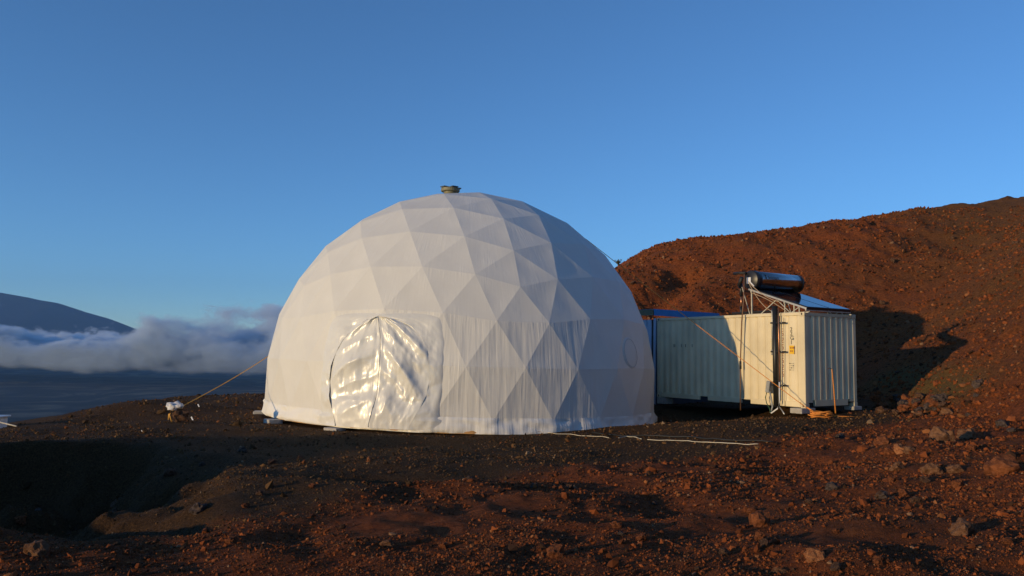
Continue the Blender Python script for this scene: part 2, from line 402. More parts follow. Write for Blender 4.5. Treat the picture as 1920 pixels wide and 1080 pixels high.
# flat facet surface seen radially from the dome centre: distance along a unit direction
_tri = np.array([[tuple(GW[i]-DC) for i in t] for t in GT]); _nrm = np.cross(_tri[:,1]-_tri[:,0], _tri[:,2]-_tri[:,0]); _nrm /= np.linalg.norm(_nrm, axis=1)[:,None]
_nrm *= np.sign((_nrm*_tri[:,0]).sum(1))[:,None]; _dd = (_nrm*_tri[:,0]).sum(1)
def facet_r(d):
    d = np.asarray(d); c = _nrm @ d; t = np.where(c > 1e-6, _dd/np.maximum(c, 1e-6), 1e9); return float(t.min())
def dome_az(p): return math.atan2(p.x-DC.x, -(p.y-DC.y))      # 0 towards the camera side, + to the right
def dome_pt(az, z, off=0.0):
    """point on the faceted cover at azimuth az and world height z, pushed out by off"""
    zz = z - DC.z; rho = math.sqrt(max(DR*DR - zz*zz, 1))
    d = np.array([math.sin(az)*rho, -math.cos(az)*rho, zz]); d /= np.linalg.norm(d)
    r = facet_r(d); p = DC + Vector(d)*r
    h = Vector((math.sin(az), -math.cos(az), 0))
    k = z - p.z
    p = p + Vector(d)*(k*d[2])
    return p + h*off
def px_dome(px, py):
    d = ray(px, py); oc = -DC; R0 = DR*.988
    bq = d.dot(oc); cq = oc.dot(oc) - R0*R0; t = -bq - math.sqrt(max(bq*bq-cq, 0)); p = d*t
    return dome_az(p), p.z
def uv_mesh(name, verts, faces, uvs, m, parent, smooth=True):
    me = bpy.data.meshes.new(name); off = parent.location if parent.type == 'EMPTY' else parent.parent.location
    me.from_pydata([tuple(v-off) for v in verts], [], faces); me.update()
    ul = me.uv_layers.new(name='UVMap')
    for lp in me.loops: ul.data[lp.index].uv = uvs[lp.vertex_index]
    if smooth: me.polygons.foreach_set('use_smooth', [True]*len(me.polygons))
    me.materials.append(m); o = bpy.data.objects.new(name, me); col.objects.link(o); o.parent = parent; return o
dome = empty('geodesic_dome', (DC.x, DC.y, BASEZ-.3), 'large white faceted geodesic dome with a glossy zipped fabric door', 'dome')
SUB = 6
for t in GT:
    A, B, C = [GW[i] for i in t]
    nrm = (B-A).cross(C-A).normalized(); cen = (A+B+C)/3
    if nrm.dot(cen-DC) < 0: B, C = C, B; nrm = -nrm
    low = max(A.z, B.z, C.z) < DC.z + DR*.36
    vs_ = []; uvs = []; ix = {}; azc = dome_az(cen); ph = random.uniform(0, 50); pleat = []
    prs = sorted(((abs(p.z-q.z), i) for i, (p, q) in enumerate(((A,B),(B,C),(C,A)))))[0][1]
    E0, E1, EV = ((A,B,C), (B,C,A), (C,A,B))[prs]; hang = 1.0 if EV.z < (E0.z+E1.z)/2 else .35; amp = random.uniform(.4, 1.2)*(1.0 if low else .45)
    for i in range(SUB+1):
        for j in range(SUB+1-i):
            u, v = i/SUB, j/SUB; w_ = 1-u-v
            p = A*w_ + B*u + C*v
            sagd = 27*u*v*w_
            p = p - nrm*(.016*sagd) + nrm*.006*min(1, 6*min(u, v, w_))*math.sin(p.x*5+ph)*math.cos(p.z*4+ph)
            a_ = dome_az(p)
            if a_ - azc > math.pi: a_ -= 2*math.pi
            if a_ - azc < -math.pi: a_ += 2*math.pi
            ix[i,j] = len(vs_); vs_.append(p); uvs.append((a_*DR, p.z))
            dist = (p-E0).cross(E1-E0).length/(E1-E0).length
            pleat.append(hang*amp*math.exp(-dist/.28))
    fs = []
    for i in range(SUB):
        for j in range(SUB-i):
            fs.append((ix[i,j], ix[i+1,j], ix[i,j+1]))
            if i+j < SUB-1: fs.append((ix[i+1,j], ix[i+1,j+1], ix[i,j+1]))
    pn = uv_mesh('panel', vs_, fs, uvs, M['fab_low'] if low else M['fab_top'], dome)
    at_ = pn.data.attributes.new('pleat', 'FLOAT', 'POINT'); at_.data.foreach_set('value', pleat)
# skirt: gathered band that hangs from the lowest ring to the ground
def skirt():
    n = 720; rows = [(0.10, .0), (.04, .030), (-.02, .035), (-.10, .05), (-.19, .07), (-.27, .085), (-.30, .06)]
    vs_ = []; uvs = []; fs = []
    for i in range(n+1):
        az = -math.pi + i*2*math.pi/n
        for k, (dz, off) in enumerate(rows):
            wob = (.075*float(fbm(az*DR*2.4, k*.8, 1, 4, 131))) * (0 if k == 0 else 1)
            b = dome_pt(az, BASEZ+.03, 0); p = dome_pt(az, BASEZ+.12, .012) if k == 0 else b + Vector((math.sin(az), -math.cos(az), 0))*(off+wob)
            tilt = -(p.x-DC.x)*TX*1.3
            p = Vector((p.x, p.y, BASEZ + .03 + dz + tilt + (.03*float(fbm(az*DR*.9, 0, 1, 2, 137)) if k > 1 else 0)))
            vs_.append(p); uvs.append((az*DR, p.z))
    m = len(rows)
    for i in range(n):
        for k in range(m-1): fs.append((i*m+k, i*m+k+1, (i+1)*m+k+1, (i+1)*m+k))
    uv_mesh('skirt', vs_, fs, uvs, M['skirt'], dome)
skirt()
mb = MB(); ring_ = [(DC.x + (DR-.02)*math.sin(k*math.pi/30), DC.y + (DR-.02)*math.cos(k*math.pi/30)) for k in range(60)]
mb.add([(x_, y_, BASEZ-.27-(x_-DC.x)*TX*1.3) for x_, y_ in ring_] + [(x_, y_, BASEZ-.19-(x_-DC.x)*TX*1.3) for x_, y_ in ring_],
       [tuple(range(60)), tuple(range(60,120))[::-1]] + [(k, (k+1) % 60, 60+(k+1) % 60, 60+k) for k in range(60)])
mb.build('floor_deck', M['wood'], dome)

# door: outline read off the photograph, laid on the cover
out_l = [(712,593),(690,598),(668,612),(648,634),(633,660),(624,690),(621,715),(624,742),(630,762),(636,780),(640,794)]
out_r = [(712,593),(745,597),(772,610),(792,632),(803,660),(806,690),(805,715),(800,742),(791,762),(780,782),(772,797)]
ZT = px_dome(712, 594)[1]; ZB = BASEZ - .20
def edge_fn(pl):
    q = [px_dome(*p) for p in pl]; q = sorted(((z, a) for a, z in q)); zs = [a[0] for a in q]; as_ = [a[1] for a in q]
    return lambda z: float(np.interp(z, zs, as_))
EL, ER = edge_fn(out_l), edge_fn(out_r)
zc_px = [(712,594),(716,640),(713,690),(709,740),(703,780),(700,794)]
EC = edge_fn(zc_px)
def swag(u, v, side):
    """folds that hang from the top of the zip towards the lower outer edge; u 0 at the zip, 1 at the outline; v 0 at the top"""
    a = v*7.0 - u*3.4*(1 if v < .75 else .8) + .5*math.sin(3*u+side)
    f1 = (1-abs(math.sin(a*.95 + side*1.3)))**1.6
    f2 = math.sin(u*17 + v*3.0 + side*2)
    f3 = float(fbm(u*3.1+side*7, v*3.7, .55, 4, 141))
    env = math.sin(math.pi*min(max(u, 0), 1))**.6 * (1-.75*sstep(.72, .95, v))
    return env*(.075*f1 + .030*(1-abs(math.sin(a*2.3+u*2+side)))**1.5 + .008*f2 + (.036 if side < 0 else .075)*f3 + (.0 if side < 0 else .022*math.sin(u*11 - v*9))) + .03*f3*(1-env)*.4
door = None
def flap(side):
    nu, nv = 44, 72; vs_ = []; uvs = []; fs = []
    for j in range(nv+1):
        v = j/nv; z = ZT + (ZB-ZT)*v
        e = EL(z) if side < 0 else ER(z); c = EC(z)
        for i in range(nu+1):
            u = i/nu; az = c + (e-c)*u
            edge = 1-sstep(0, .10, u)
            off = .03 + swag(u, v, side) + .02*edge + .13*sstep(.66, .90, v)
            if z < BASEZ+.08: p = dome_pt(az, BASEZ+.08, off); p = Vector((p.x, p.y, z))
            else: p = dome_pt(az, z, off)
            vs_.append(p); uvs.append((az*DR, z))
    n = nu+1
    for j in range(nv):
        for i in range(nu): fs.append((j*n+i, j*n+i+1, (j+1)*n+i+1, (j+1)*n+i))
    return uv_mesh('door_flap', vs_, fs, uvs, M['vinyl'], dome)
flap(-1); flap(1)
# zip down the middle
mb = MB(); pz = []
for k in range(41):
    z = ZT + (ZB+.03-ZT)*k/40; zz = max(z, BASEZ+.08); p = dome_pt(EC(z), zz, .052 + (.13*float(sstep(.66, .90, k/40)))); pz.append((p.x, p.y, z))
mb.tube(pz, .011, 6); mb.build('zip', M['skirt'] if False else mat('zip_tape', (.66,.62,.54), .5), dome, True)
# glossy surround with the raised lip
def surround(side):
    nr, nv = 26, 70; vs_ = []; uvs = []; fs = []
    z_top = px_dome(712, 586)[1]
    for j in range(nv+1):
        v = j/nv; z = z_top + (ZB-z_top)*v
        e = EC(ZT) if z >= ZT else (EL(z) if side < 0 else ER(z))
        zz = min(max(z, BASEZ+.1), z_top)
        out_ = px_dome(603 if side < 0 else 833, 690)[0] + side*.012*float(fbm(v*6, side, 1, 2, 155))
        for i in range(nr+1):
            q = i/nr; az = e + (out_-e)*q
            lip = (.006 + (.034*float(sstep(.15, .5, v)) if side < 0 else .03*float(sstep(.8, .95, v))))*float(sstep(0, .06, v)) + .12*float(sstep(.68, .90, v))
            cr = float(fbm(az*DR*2.4 + z*1.3, z*3.0 - az*DR, 1, 4, 151))
            off = .022 - .05*q**6 - .03*(1-float(sstep(0, .04, v))) + lip*(1-q)**1.4 + .055*cr*(1-q**3)*float(sstep(0, .08, v))
            off = max(off, -.03)
            if z < BASEZ+.08: p = dome_pt(az, BASEZ+.08, off+.06*q); p = Vector((p.x, p.y, z))
            else: p = dome_pt(az, z, off)
            vs_.append(p); uvs.append((az*DR, z))
    n = nr+1
    for j in range(nv):
        for i in range(nr): fs.append((j*n+i, j*n+i+1, (j+1)*n+i+1, (j+1)*n+i))
    uv_mesh('door_surround', vs_, fs, uvs, M['vinyl'], dome)
surround(-1); surround(1)
# round porthole patch on the right
def porthole():
    a0, z0 = px_dome(1181, 661); vs_ = []; uvs = []; fs = []; n = 40; rz = .40; ra = rz/DR
    for k, (q, off) in enumerate(((0, .02), (.5, .02), (.93, .02), (1.0, .012), (1.06, .015), (1.12, -.01))):
        for i in range(n):
            t = i*2*math.pi/n; az = a0 + math.cos(t)*ra*q*.95; z = z0 + math.sin(t)*rz*q
            vs_.append(dome_pt(az, z, off)); uvs.append((az*DR, z))
    for k in range(5):
        for i in range(n): fs.append((k*n+i, k*n+(i+1) % n, (k+1)*n+(i+1) % n, (k+1)*n+i))
    po = uv_mesh('porthole', vs_, fs, uvs, M['fab_top'], dome)
    mb = MB(); mb.tube([dome_pt(a0 + math.cos(i*2*math.pi/n)*ra*.95, z0 + math.sin(i*2*math.pi/n)*rz, .022) for i in range(n+1)], .005, 5)
    mb.build('porthole_rim', mat('rim_grey', (.42,.42,.43), .5), po, True)
porthole()
# roof vent
vc = dome_world(Vector((-.105, .03, .994)).normalized()); vb = Vector((vc.x, vc.y, vc.z-.08))
def lathe(prof, c, n=28):
    vs_ = [(c.x + r*math.cos(k*2*math.pi/n), c.y + r*math.sin(k*2*math.pi/n), c.z+z) for r, z in prof for k in range(n)]
    fs = [(i*n+k, i*n+(k+1) % n, (i+1)*n+(k+1) % n, (i+1)*n+k) for i in range(len(prof)-1) for k in range(n)]
    fs += [tuple(range(n)), tuple(range((len(prof)-1)*n, len(prof)*n))]
    return vs_, fs
vent = empty('roof_vent', vb, 'small olive round ventilator standing on top of the dome', 'vent')
MB().add(*lathe([(.26,0),(.235,.10),(.215,.20),(.215,.24)], vb)).build('base_cone', M['olive'], vent)
MB().add(*lathe([(.20,.235),(.30,.25),(.315,.27),(.315,.35),(.30,.365)], vb)).build('cap', M['olive'], vent)
for a_ in (.35, 2.3, 3.9, 5.3):
    mb = MB(); dv = Vector((math.cos(a_), math.sin(a_), 0)); tv = Vector((-dv.y, dv.x, 0))
    mb.box(vb + dv*.22 + Vector((0,0,.385)), (.26,.22,.03), (dv, tv, Vector((0,0,1)))); mb.build('flap', M['slate'], vent)

# ------------------------------------------------------------------ container (local axes: l along the length, w across, z up)
CO, YAW = Vector((8.414, 22.763, -1.404)), .575
eL = Vector((-math.sin(YAW), math.cos(YAW), -.004)).normalized(); eW = Vector((math.cos(YAW), math.sin(YAW), .006)).normalized(); eZ = eL.cross(eW)*-1
if eZ.z < 0: eZ = -eZ
CL, CW, CH = 6.06, 2.44, 2.75
def cp(l, w_, z): return CO + eL*l + eW*w_ + eZ*z
AX = (eL, eW, eZ)
cont = empty('shipping_container', CO + eL*CL/2 + eW*CW/2, 'cream corrugated steel shipping container beside the dome', 'container')
def corr(a0, a1, pitch, depth):
    """trapezoid profile (position, recess) from a0 to a1"""
    out = [(a0, 0)]; n = int((a1-a0)/pitch); p = (a1-a0)/n
    for k in range(n):
        s = a0 + k*p
        out += [(s+.26*p, 0), (s+.50*p, depth), (s+.76*p, depth), (s+p, 0)]
    return out
def corr_panel(name, prof, fpos, z0, z1, parent):
    vs_ = []; fs = []
    for a, d in prof: vs_ += [fpos(a, d, z0), fpos(a, d, z1)]
    for i in range(len(prof)-1): fs.append((2*i, 2*i+2, 2*i+3, 2*i+1))
    return MB().add(vs_, fs).build(name, M['paint'], parent)
corr_panel('side_panel', corr(.17, CL-.17, .278, .036), lambda a, d, z: cp(a, .022+d, z), .17, CH-.10, cont)
corr_panel('side_panel', corr(.17, CL-.17, .278, .036), lambda a, d, z: cp(a, CW-.022-d, z), .17, CH-.10, cont)
corr_panel('end_panel', corr(.15, CW-.15, .238, .050), lambda a, d, z: cp(.006+d, a, z), .22, CH-.11, cont)
corr_panel('end_panel', corr(.15, CW-.15, .238, .050), lambda a, d, z: cp(CL-.022-d, a, z), .22, CH-.11, cont)
MB().box(cp(CL/2, CW/2, CH-.05), (CL-.2, CW-.1, .03), AX).build('roof', M['paint'], cont)
MB().box(cp(CL/2, CW/2, .13), (CL-.2, CW-.12, .05), AX).build('floor', M['hole'], cont)
for w_ in (.04, CW-.04):
    MB().box(cp(CL/2, w_, CH-.055), (CL-.34, .07, .085), AX, .008).build('top_rail', M['paint'], cont)
    for l0, l1 in ((.18, 1.98), (2.34, 3.72), (4.08, CL-.18)):            # gaps are the fork pockets
        MB().box(cp((l0+l1)/2, w_, .095), (l1-l0, .07, .155), AX, .008).build('bottom_rail', M['paint'], cont)
    for l0 in (1.98, 3.72):
        MB().box(cp(l0+.18, w_, .155), (.36, .066, .032), AX).build('pocket_strap', M['paint'], cont)
for l_ in (.045, CL-.045):
    MB().box(cp(l_, CW/2, CH-.06), (.075, CW-.34, .10), AX, .008).build('end_rail', M['paint'], cont)
    MB().box(cp(l_, CW/2, .135), (.075, CW-.9, .19), AX, .008).build('end_sill', M['paint'], cont)
    for w_ in (.26, CW-.26):
        MB().box(cp(l_, w_, .19), (.07, .17, .08), AX).build('sill_tab', M['paint'], cont)
for l_ in (.085, CL-.085):
    for w_ in (.08, CW-.08):
        MB().box(cp(l_, w_, CH/2), (.165, .155, CH-.24), AX, .012).build('corner_post', M['paint'], cont)
        for z_ in (.06, CH-.06):
            k = MB().box(cp(l_, w_, z_), (.178, .166, .118), AX, .008).build('corner_casting', M['casting'], cont)
            hb = MB()
            sgn = -1 if w_ < 1 else 1; c0 = cp(l_, w_ + sgn*.0845, z_)
            hb.add([c0 + eL*(.022*math.cos(t)) + eZ*(.036*math.sin(t)) for t in np.linspace(0, 2*math.pi, 17)[:-1]], [tuple(range(16))])
            hb.build('casting_hole', M['hole'], k)
# the lettering on the long side, turned to read downwards
def text_mesh(body, size, m, parent, origin, xdir, ydir, name='lettering', ext=.0012):
    cu = bpy.data.curves.new('t', 'FONT'); cu.body = body; cu.size = size; cu.extrude = ext
    to = bpy.data.objects.new('t', cu); col.objects.link(to); bpy.context.view_layer.update()
    me = bpy.data.meshes.new_from_object(to.evaluated_get(bpy.context.evaluated_depsgraph_get())); bpy.data.objects.remove(to)
    zd = xdir.cross(ydir).normalized(); off = parent.location if parent.type == 'EMPTY' else parent.parent.location
    for v in me.vertices: v.co = origin + xdir*v.co.x + ydir*v.co.y + zd*v.co.z - off
    me.name = name; me.materials.clear(); me.materials.append(m)
    o = bpy.data.objects.new(name, me); col.objects.link(o); o.parent = parent; return o
down, along = -eZ, -eL          # seen from outside, +right along the side is -eL
for k_, ch_ in enumerate('22G1'): text_mesh(ch_, .165, M['ink'], cont, cp(.51, .0165, 2.20-.125*k_), along, eZ)
lab = MB().box(cp(.46, .016, 1.66), (.16, .006, .24), AX).build('warning_label', M['yellow'], cont); tag(lab, 'yellow height label')
for k, (dz, n_) in enumerate(((.07, 3), (-.05, 2))):
    for q in range(n_):
        MB().box(cp(.49-.05*q, .0115, 1.66+dz*.8), (.028, .004, .05), AX).build('label_mark', M['inkr'], lab)
for q in range(4):
    for s_ in range(3):
        MB().box(cp(.53-.055*s_, .017, 1.26-.062*q), (.036-.008*((q+s_) % 2), .004, .010 if (q+s_) % 3 else .030), AX).build('data_mark', M['ink'], cont)
for q in range(22):       # column of worn red characters, mostly behind the copper pipe
    z_ = 2.27 - q*.066
    MB().box(cp(.775, .0165, z_), (.05, .004, .016), AX).build('worn_mark', M['inkr'], cont)
    if q % 3: MB().box(cp(.775+.018*((q % 2)*2-1), .0168, z_-.03), (.014, .004, .045), AX).build('worn_mark', M['inkr'], cont)
for q, l_ in enumerate((4.55, 4.85, 5.05, 5.35, 5.4)):
    MB().box(cp(l_-.15, .017, 1.78), (.018, .004, .10), AX).build('worn_mark', M['ink'], cont)

def block(name, c, d, ax, label, cat, group=None, m='concrete'):
    o = MB().box(c, d, ax, .012).build(name, M[m]); tag(o, label, cat, group); return o
zg = ground(*cp(.15, .1, 0).xy)
block('concrete_block', cp(.18, .10, 0) + Vector((0,0,-.075)), (.40, .62, .15), AX, 'pale concrete block under the container corner beside the orange rope', 'block')
block('concrete_block', cp(.12, CW-.05, 0) + Vector((0,0,-.055)), (.34, .40, .11), AX, 'flat grey block under the far corner of the container end', 'block')
block('concrete_block', cp(CL-.2, .2, 0) + Vector((0,0,-.11)), (.40, .40, .22), AX, 'concrete block under the container end beside the dome', 'block')

# things fixed along the container side
tray = empty('conduit_riser', cp(.93, -.10, -.1), 'thick black conduit with clamps strapped up the cream container side', 'conduit')
MB().tube([cp(.95, -.10, -.02), cp(.95, -.10, 2.95)], .075, 14).build('pipe', M['blackpipe'], tray, True)
for z_ in (.62, 1.60, 2.45):
    c_ = MB().box(cp(.86, -.07, z_), (.50, .10, .045), AX, .006).build('clamp', M['blackmetal'], tray)
    MB().tube([cp(.70, -.13, z_), cp(.70, -.10, z_)], .014, 6).build('bolt', M['galv'], c_)
gal = empty('metal_conduit', cp(1.10, -.05, 1.5), 'slim bare metal conduit beside the thick black riser', 'conduit')
MB().tube([cp(1.09, -.05, 1.58), cp(1.09, -.05, 2.80), cp(1.12, -.02, 2.84)], .022, 8).build('pipe', M['galv'], gal, True)
MB().tube([cp(1.09, -.05, 1.50), cp(1.09, -.05, 1.66)], .034, 8).build('coupling', M['greybox'], gal, True)
cu_ = empty('copper_pipe', cp(.78, -.12, 0), 'thin copper pipe with pale lower end running up past the black riser', 'pipe')
MB().tube([cp(.80, -.12, .72), cp(.80, -.12, 2.0), cp(.81, -.11, 2.88)], .016, 7).build('upper_pipe', M['copper'], cu_, True)
MB().tube([cp(.80, -.12, .72), cp(.80, -.12, .12), cp(.86, -.16, -.06), cp(1.02, -.24, -.20)], .021, 7).build('lower_pipe', M['whitepl'], cu_, True)
MB().tube([cp(.80, -.14, .0), cp(.66, -.20, -.10), cp(.50, -.30, -.19)], .018, 7).build('branch_pipe', M['galv'], cu_, True)
drop = MB().tube([cp(.70, -.02, .02), cp(.70, -.02, 2.6)], .006, 5).build('wire', M['ink'], None); tag(drop, 'thin dark wire running straight up the container beside the copper pipe', 'wire')
jb = empty('junction_box', cp(1.16, -.13, .45), 'grey plastic junction box with green cable leaning on the black riser', 'box')
ax2 = ((eL*.98 + eZ*.17).normalized(), eW, (eZ*.98 - eL*.17).normalized())
MB().box(cp(1.20, -.12, .56), (.13, .09, .34), ax2, .012).build('housing', M['greybox'], jb)
MB().tube([cp(1.15, -.12, .42), cp(1.10, -.12, .20), cp(1.05, -.13, -.02), cp(1.10, -.16, -.2)], .026, 7).build('conduit', M['greybox'], jb, True)
MB().tube([cp(1.24, -.14, .40), cp(1.29, -.15, .25), cp(1.24, -.16, .08), cp(1.12, -.18, -.06), cp(1.05, -.22, -.19)], .014, 6).build('cable', M['green'], jb, True)
rod = empty('drain_pipe', cp(2.27, -.14, -.1), 'long thin brown pipe dropping from the tank past the container side', 'pipe')
pt_ = [cp(2.05, -.12, 3.98), cp(2.08, -.13, 3.2), cp(2.16, -.14, 2.5), cp(2.22, -.14, 1.4), cp(2.24, -.14, .2), cp(2.24, -.14, -.2)]
MB().tube(pt_, .020, 7).build('pipe', M['brownpipe'], rod, True)
MB().tube([cp(2.224, -.14, 1.06), cp(2.228, -.14, 1.30)], .034, 8).build('coupling', M['blackpipe'], rod, True)
pole = empty('roof_standpipe', cp(2.55, .30, CH), 'short black standpipe with a copper middle standing on the container roof', 'pipe')
MB().tube([cp(2.55, .30, CH-.03), cp(2.55, .30, CH+.27)], .045, 10).build('lower_sleeve', M['blackpipe'], pole, True)
MB().tube([cp(2.55, .30, CH+.27), cp(2.55, .30, CH+.58)], .030, 10).build('copper_section', M['copper'], pole, True)
MB().tube([cp(2.55, .30, CH+.58), cp(2.55, .30, CH+1.0)], .045, 10).build('upper_sleeve', M['blackpipe'], pole, True)
MB().tube([cp(2.55, .30, CH+1.0), cp(2.55, .30, CH+1.10)], .022, 8).build('brass_valve', mat('brass', (.5,.42,.16), .4, .8), pole, True)
lr = MB().tube([cp(2.75, .12, CH+.05), cp(1.0, .10, CH+.06)], .035, 8).build('roof_hose', M['black']); tag(lr, 'black hose lying along the container roof edge', 'hose')
# solar water heater
heat = empty('solar_water_heater', cp(1.0, 1.2, CH), 'roof solar water heater with steel tank above two sloping glass collectors', 'water heater')
LT, ZTK, RT = 1.98, CH+1.06, .28
def cyl_w(w0, w1, r, l, z, n=36, dome_=.0):
    pr = [(w0, r*.93), (w0+.02, r)] + [(w1-.02, r), (w1, r*.93)]
    vs_ = []; fs = []
    for w_, rr in pr:
        vs_ += [cp(l + rr*math.cos(k*2*math.pi/n), w_, z + rr*math.sin(k*2*math.pi/n)) for k in range(n)]
    for i in range(3):
        fs += [(i*n+k, i*n+(k+1) % n, (i+1)*n+(k+1) % n, (i+1)*n+k) for k in range(n)]
    fs += [tuple(range(n)), tuple(range(3*n, 4*n))[::-1]]
    return MB().add(vs_, fs)
tank = cyl_w(.30, 2.26, RT, LT, ZTK).build('tank', M['steel'], heat, True)
tank.data.polygons[-1].use_smooth = False
cyl_w(.06, .31, RT+.012, LT, ZTK).build('end_cap', M['blackmetal'], heat, True)
cyl_w(2.25, 2.33, RT+.008, LT, ZTK).build('end_cap', M['blackmetal'], heat, True)
# lettering on the side of the tank that faces the collectors and the camera
def tank_text():
    cu = bpy.data.curves.new('t', 'FONT'); cu.body = 'Solahart'; cu.size = .155; cu.extrude = .001
    to = bpy.data.objects.new('t', cu); col.objects.link(to); bpy.context.view_layer.update()
    me = bpy.data.meshes.new_from_object(to.evaluated_get(bpy.context.evaluated_depsgraph_get())); bpy.data.objects.remove(to)
    for v in me.vertices:
        th = math.radians(172) - (v.co.y)/RT ; rr = RT + .004 + v.co.z
        v.co = cp(LT + rr*math.cos(th), .56 + v.co.x, ZTK + rr*math.sin(th)) - heat.location
    me.materials.clear(); me.materials.append(M['ink']); o = bpy.data.objects.new('lettering', me); col.objects.link(o); o.parent = heat
    mb = MB(); vs_ = []
    for (a, b) in ((0,0), (.09,0), (.06,.07), (.09,.14), (0,.14), (.03,.07)):
        th = math.radians(172) - b/RT; vs_.append(cp(LT + (RT+.005)*math.cos(th), .42 + a, ZTK + (RT+.005)*math.sin(th)))
    mb.add(vs_, [(0,1,2,5), (5,2,3,4)]); mb.build('emblem', M['ink'], heat)
tank_text()
MB().box(cp(2.02, .045, ZTK-.02), (.16, .03, .20), AX, .01).build('valve_cover', M['whitepl'], heat)
MB().box(cp(1.88, .04, ZTK-.16), (.05, .03, .17), ((eL*.7-eZ*.7).normalized(), eW, (eZ*.7+eL*.7).normalized()), .008).build('valve_arm', M['whitepl'], heat)
MB().tube([cp(2.1, .0, ZTK+.22), cp(2.4, .02, ZTK+.24), cp(2.62, .05, ZTK+.24)], .045, 8).build('inlet_pipe', M['black'], heat, True)
MB().tube([cp(2.3, .05, ZTK+.10), cp(2.45, .10, ZTK-.12), cp(2.55, .25, ZTK-.16)], .06, 8).build('inlet_hose', M['black'], heat, True)
# collectors
l_hi, z_hi, l_lo, z_lo = 2.02, CH+.78, -.06, CH+.10
sl = (cp(l_lo, 0, z_lo) - cp(l_hi, 0, z_hi)); sn = sl.normalized(); up_ = eW.cross(sn).normalized()
if up_.z < 0: up_ = -up_
for w0 in (.06, 1.10):
    c_ = (cp(l_hi, w0+.505, z_hi) + cp(l_lo, w0+.505, z_lo))/2
    fr = MB().box(c_, (sl.length, 1.01, .08), (sn, eW, up_), .006).build('collector', M['blackmetal'], heat)
    MB().box(c_ + up_*.042, (sl.length-.05, .965, .008), (sn, eW, up_)).build('glass', M['glass'], fr)
MB().box((cp(l_hi, .035, z_hi) + cp(l_lo, .035, z_lo))/2 - up_*.01, (sl.length, .022, .05), (sn, eW, up_)).build('side_rail', M['galv'], heat)
def strut(a, b, wd=.04):
    a, b = Vector(a), Vector(b); t = (b-a).normalized(); n1 = t.cross(eW).normalized()
    MB().box((a+b)/2, ((b-a).length, wd, wd), (t, eW, n1)).build('strut', M['framegal'], heat)
def zs(l): return z_hi + (z_lo-z_hi)*(l_hi-l)/(l_hi-l_lo) - .06
for w_ in (.08, 2.10):
    strut(cp(1.94, w_, CH-.03), cp(1.94, w_, zs(1.94)+.10), .04); strut(cp(.72, w_, CH-.03), cp(.72, w_, zs(.72)), .03); strut(cp(.22, w_, CH-.03), cp(.22, w_, zs(.22)), .03)
    strut(cp(1.62, w_, CH-.02), cp(1.02, w_, zs(1.02)), .024); strut(cp(.98, w_, zs(.98)), cp(.52, w_, CH-.02), .02); strut(cp(.52, w_, CH-.02), cp(.24, w_, zs(.24)), .02)
    strut(cp(2.02, w_, CH-.02), cp(2.32, w_, ZTK-.2), .02)
    MB().box(cp(1.05, w_, CH-.012), (2.3, .05, .03), AX).build('foot_rail', M['framegal'], heat)
for l_ in (1.94, .72, -.02): MB().box(cp(l_, 1.09, zs(l_)-.0), (.04, 2.1, .04), AX).build('cross_bar', M['framegal'], heat)
# pipes and cables slung under the collector
for k, (a, b, d_) in enumerate(((cp(2.0,.02,ZTK-.1), cp(1.05,.04,CH+.02), .18), (cp(2.02,.0,ZTK-.05), cp(.9,.05,zs(.9)-.03), .10), (cp(1.95,.03,zs(1.9)-.02), cp(.62,.05,CH+.02), -.06))):
    MB().tube(sag(a, b, d_), .011, 6).build('hose', mat('pale_hose', (.45,.33,.22), .6) if k == 0 else bpy.data.materials['pale_hose'], heat, True)

# marker stake at the container end
stk = empty('marker_stake', cp(-.35, .93, -.2), 'thin bent orange stake standing against the shaded container end', 'stake')
zs0 = ground(*cp(-.30, .95, 0).xy)
p0 = cp(-.30, .95, 0); p0 = Vector((p0.x, p0.y, zs0-.05))
MB().tube([p0, cp(-.28, .90, .55), cp(-.26, .86, 1.12)], [.022,.017,.013], 7).build('rod', M['rope'], stk, True)
MB().tube([cp(-.26, .86, 1.12), cp(-.24, .78, 1.15), cp(-.24, .70, 1.12)], .010, 6).build('hook', M['brownpipe'], stk, True)

# blue shed behind the container
SH = Vector((5.15, 29.3, 0)); sx = Vector((math.cos(YAW+.05), math.sin(YAW+.05), 0)); sy = Vector((-sx.y, sx.x, 0)); UZ = Vector((0,0,1))
shed = empty('shed', SH + sx*1.7 + sy*1.0 - Vector((0,0,1.9)), 'small shed with bright blue roof boards behind the container', 'shed')
def shp(a, b, z): return Vector((SH.x, SH.y, 0)) + sx*a + sy*b + UZ*z
MB().box(shp(1.7, 1.1, -.32), (3.2, 2.0, 3.3), (sx, sy, UZ)).build('wall', M['hole'] if False else M['slate'], shed)
for k in range(9):
    MB().box(shp(.085, .16+k*.23, -.32), (.03, .20, 3.3), (sx, sy, UZ)).build('siding_board', M['palebl'], shed)
rf = MB().box(shp(1.75, 1.05, 1.68), (3.6, 2.5, .06), (sx, sy, UZ)).build('roof', M['blue'], shed)
MB().box(shp(1.75, -.215, 1.59), (3.6, .03, .24), (sx, sy, UZ)).build('fascia_board', M['blue'], rf)
MB().box(shp(-.07, 1.05, 1.59), (.03, 2.46, .22), (sx, sy, UZ)).build('fascia_board', M['olive'], rf)
MB().box(shp(.10, -.10, -.3), (.07, .07, 3.35), (sx, sy, UZ)).build('corner_post', M['palebl'], shed)

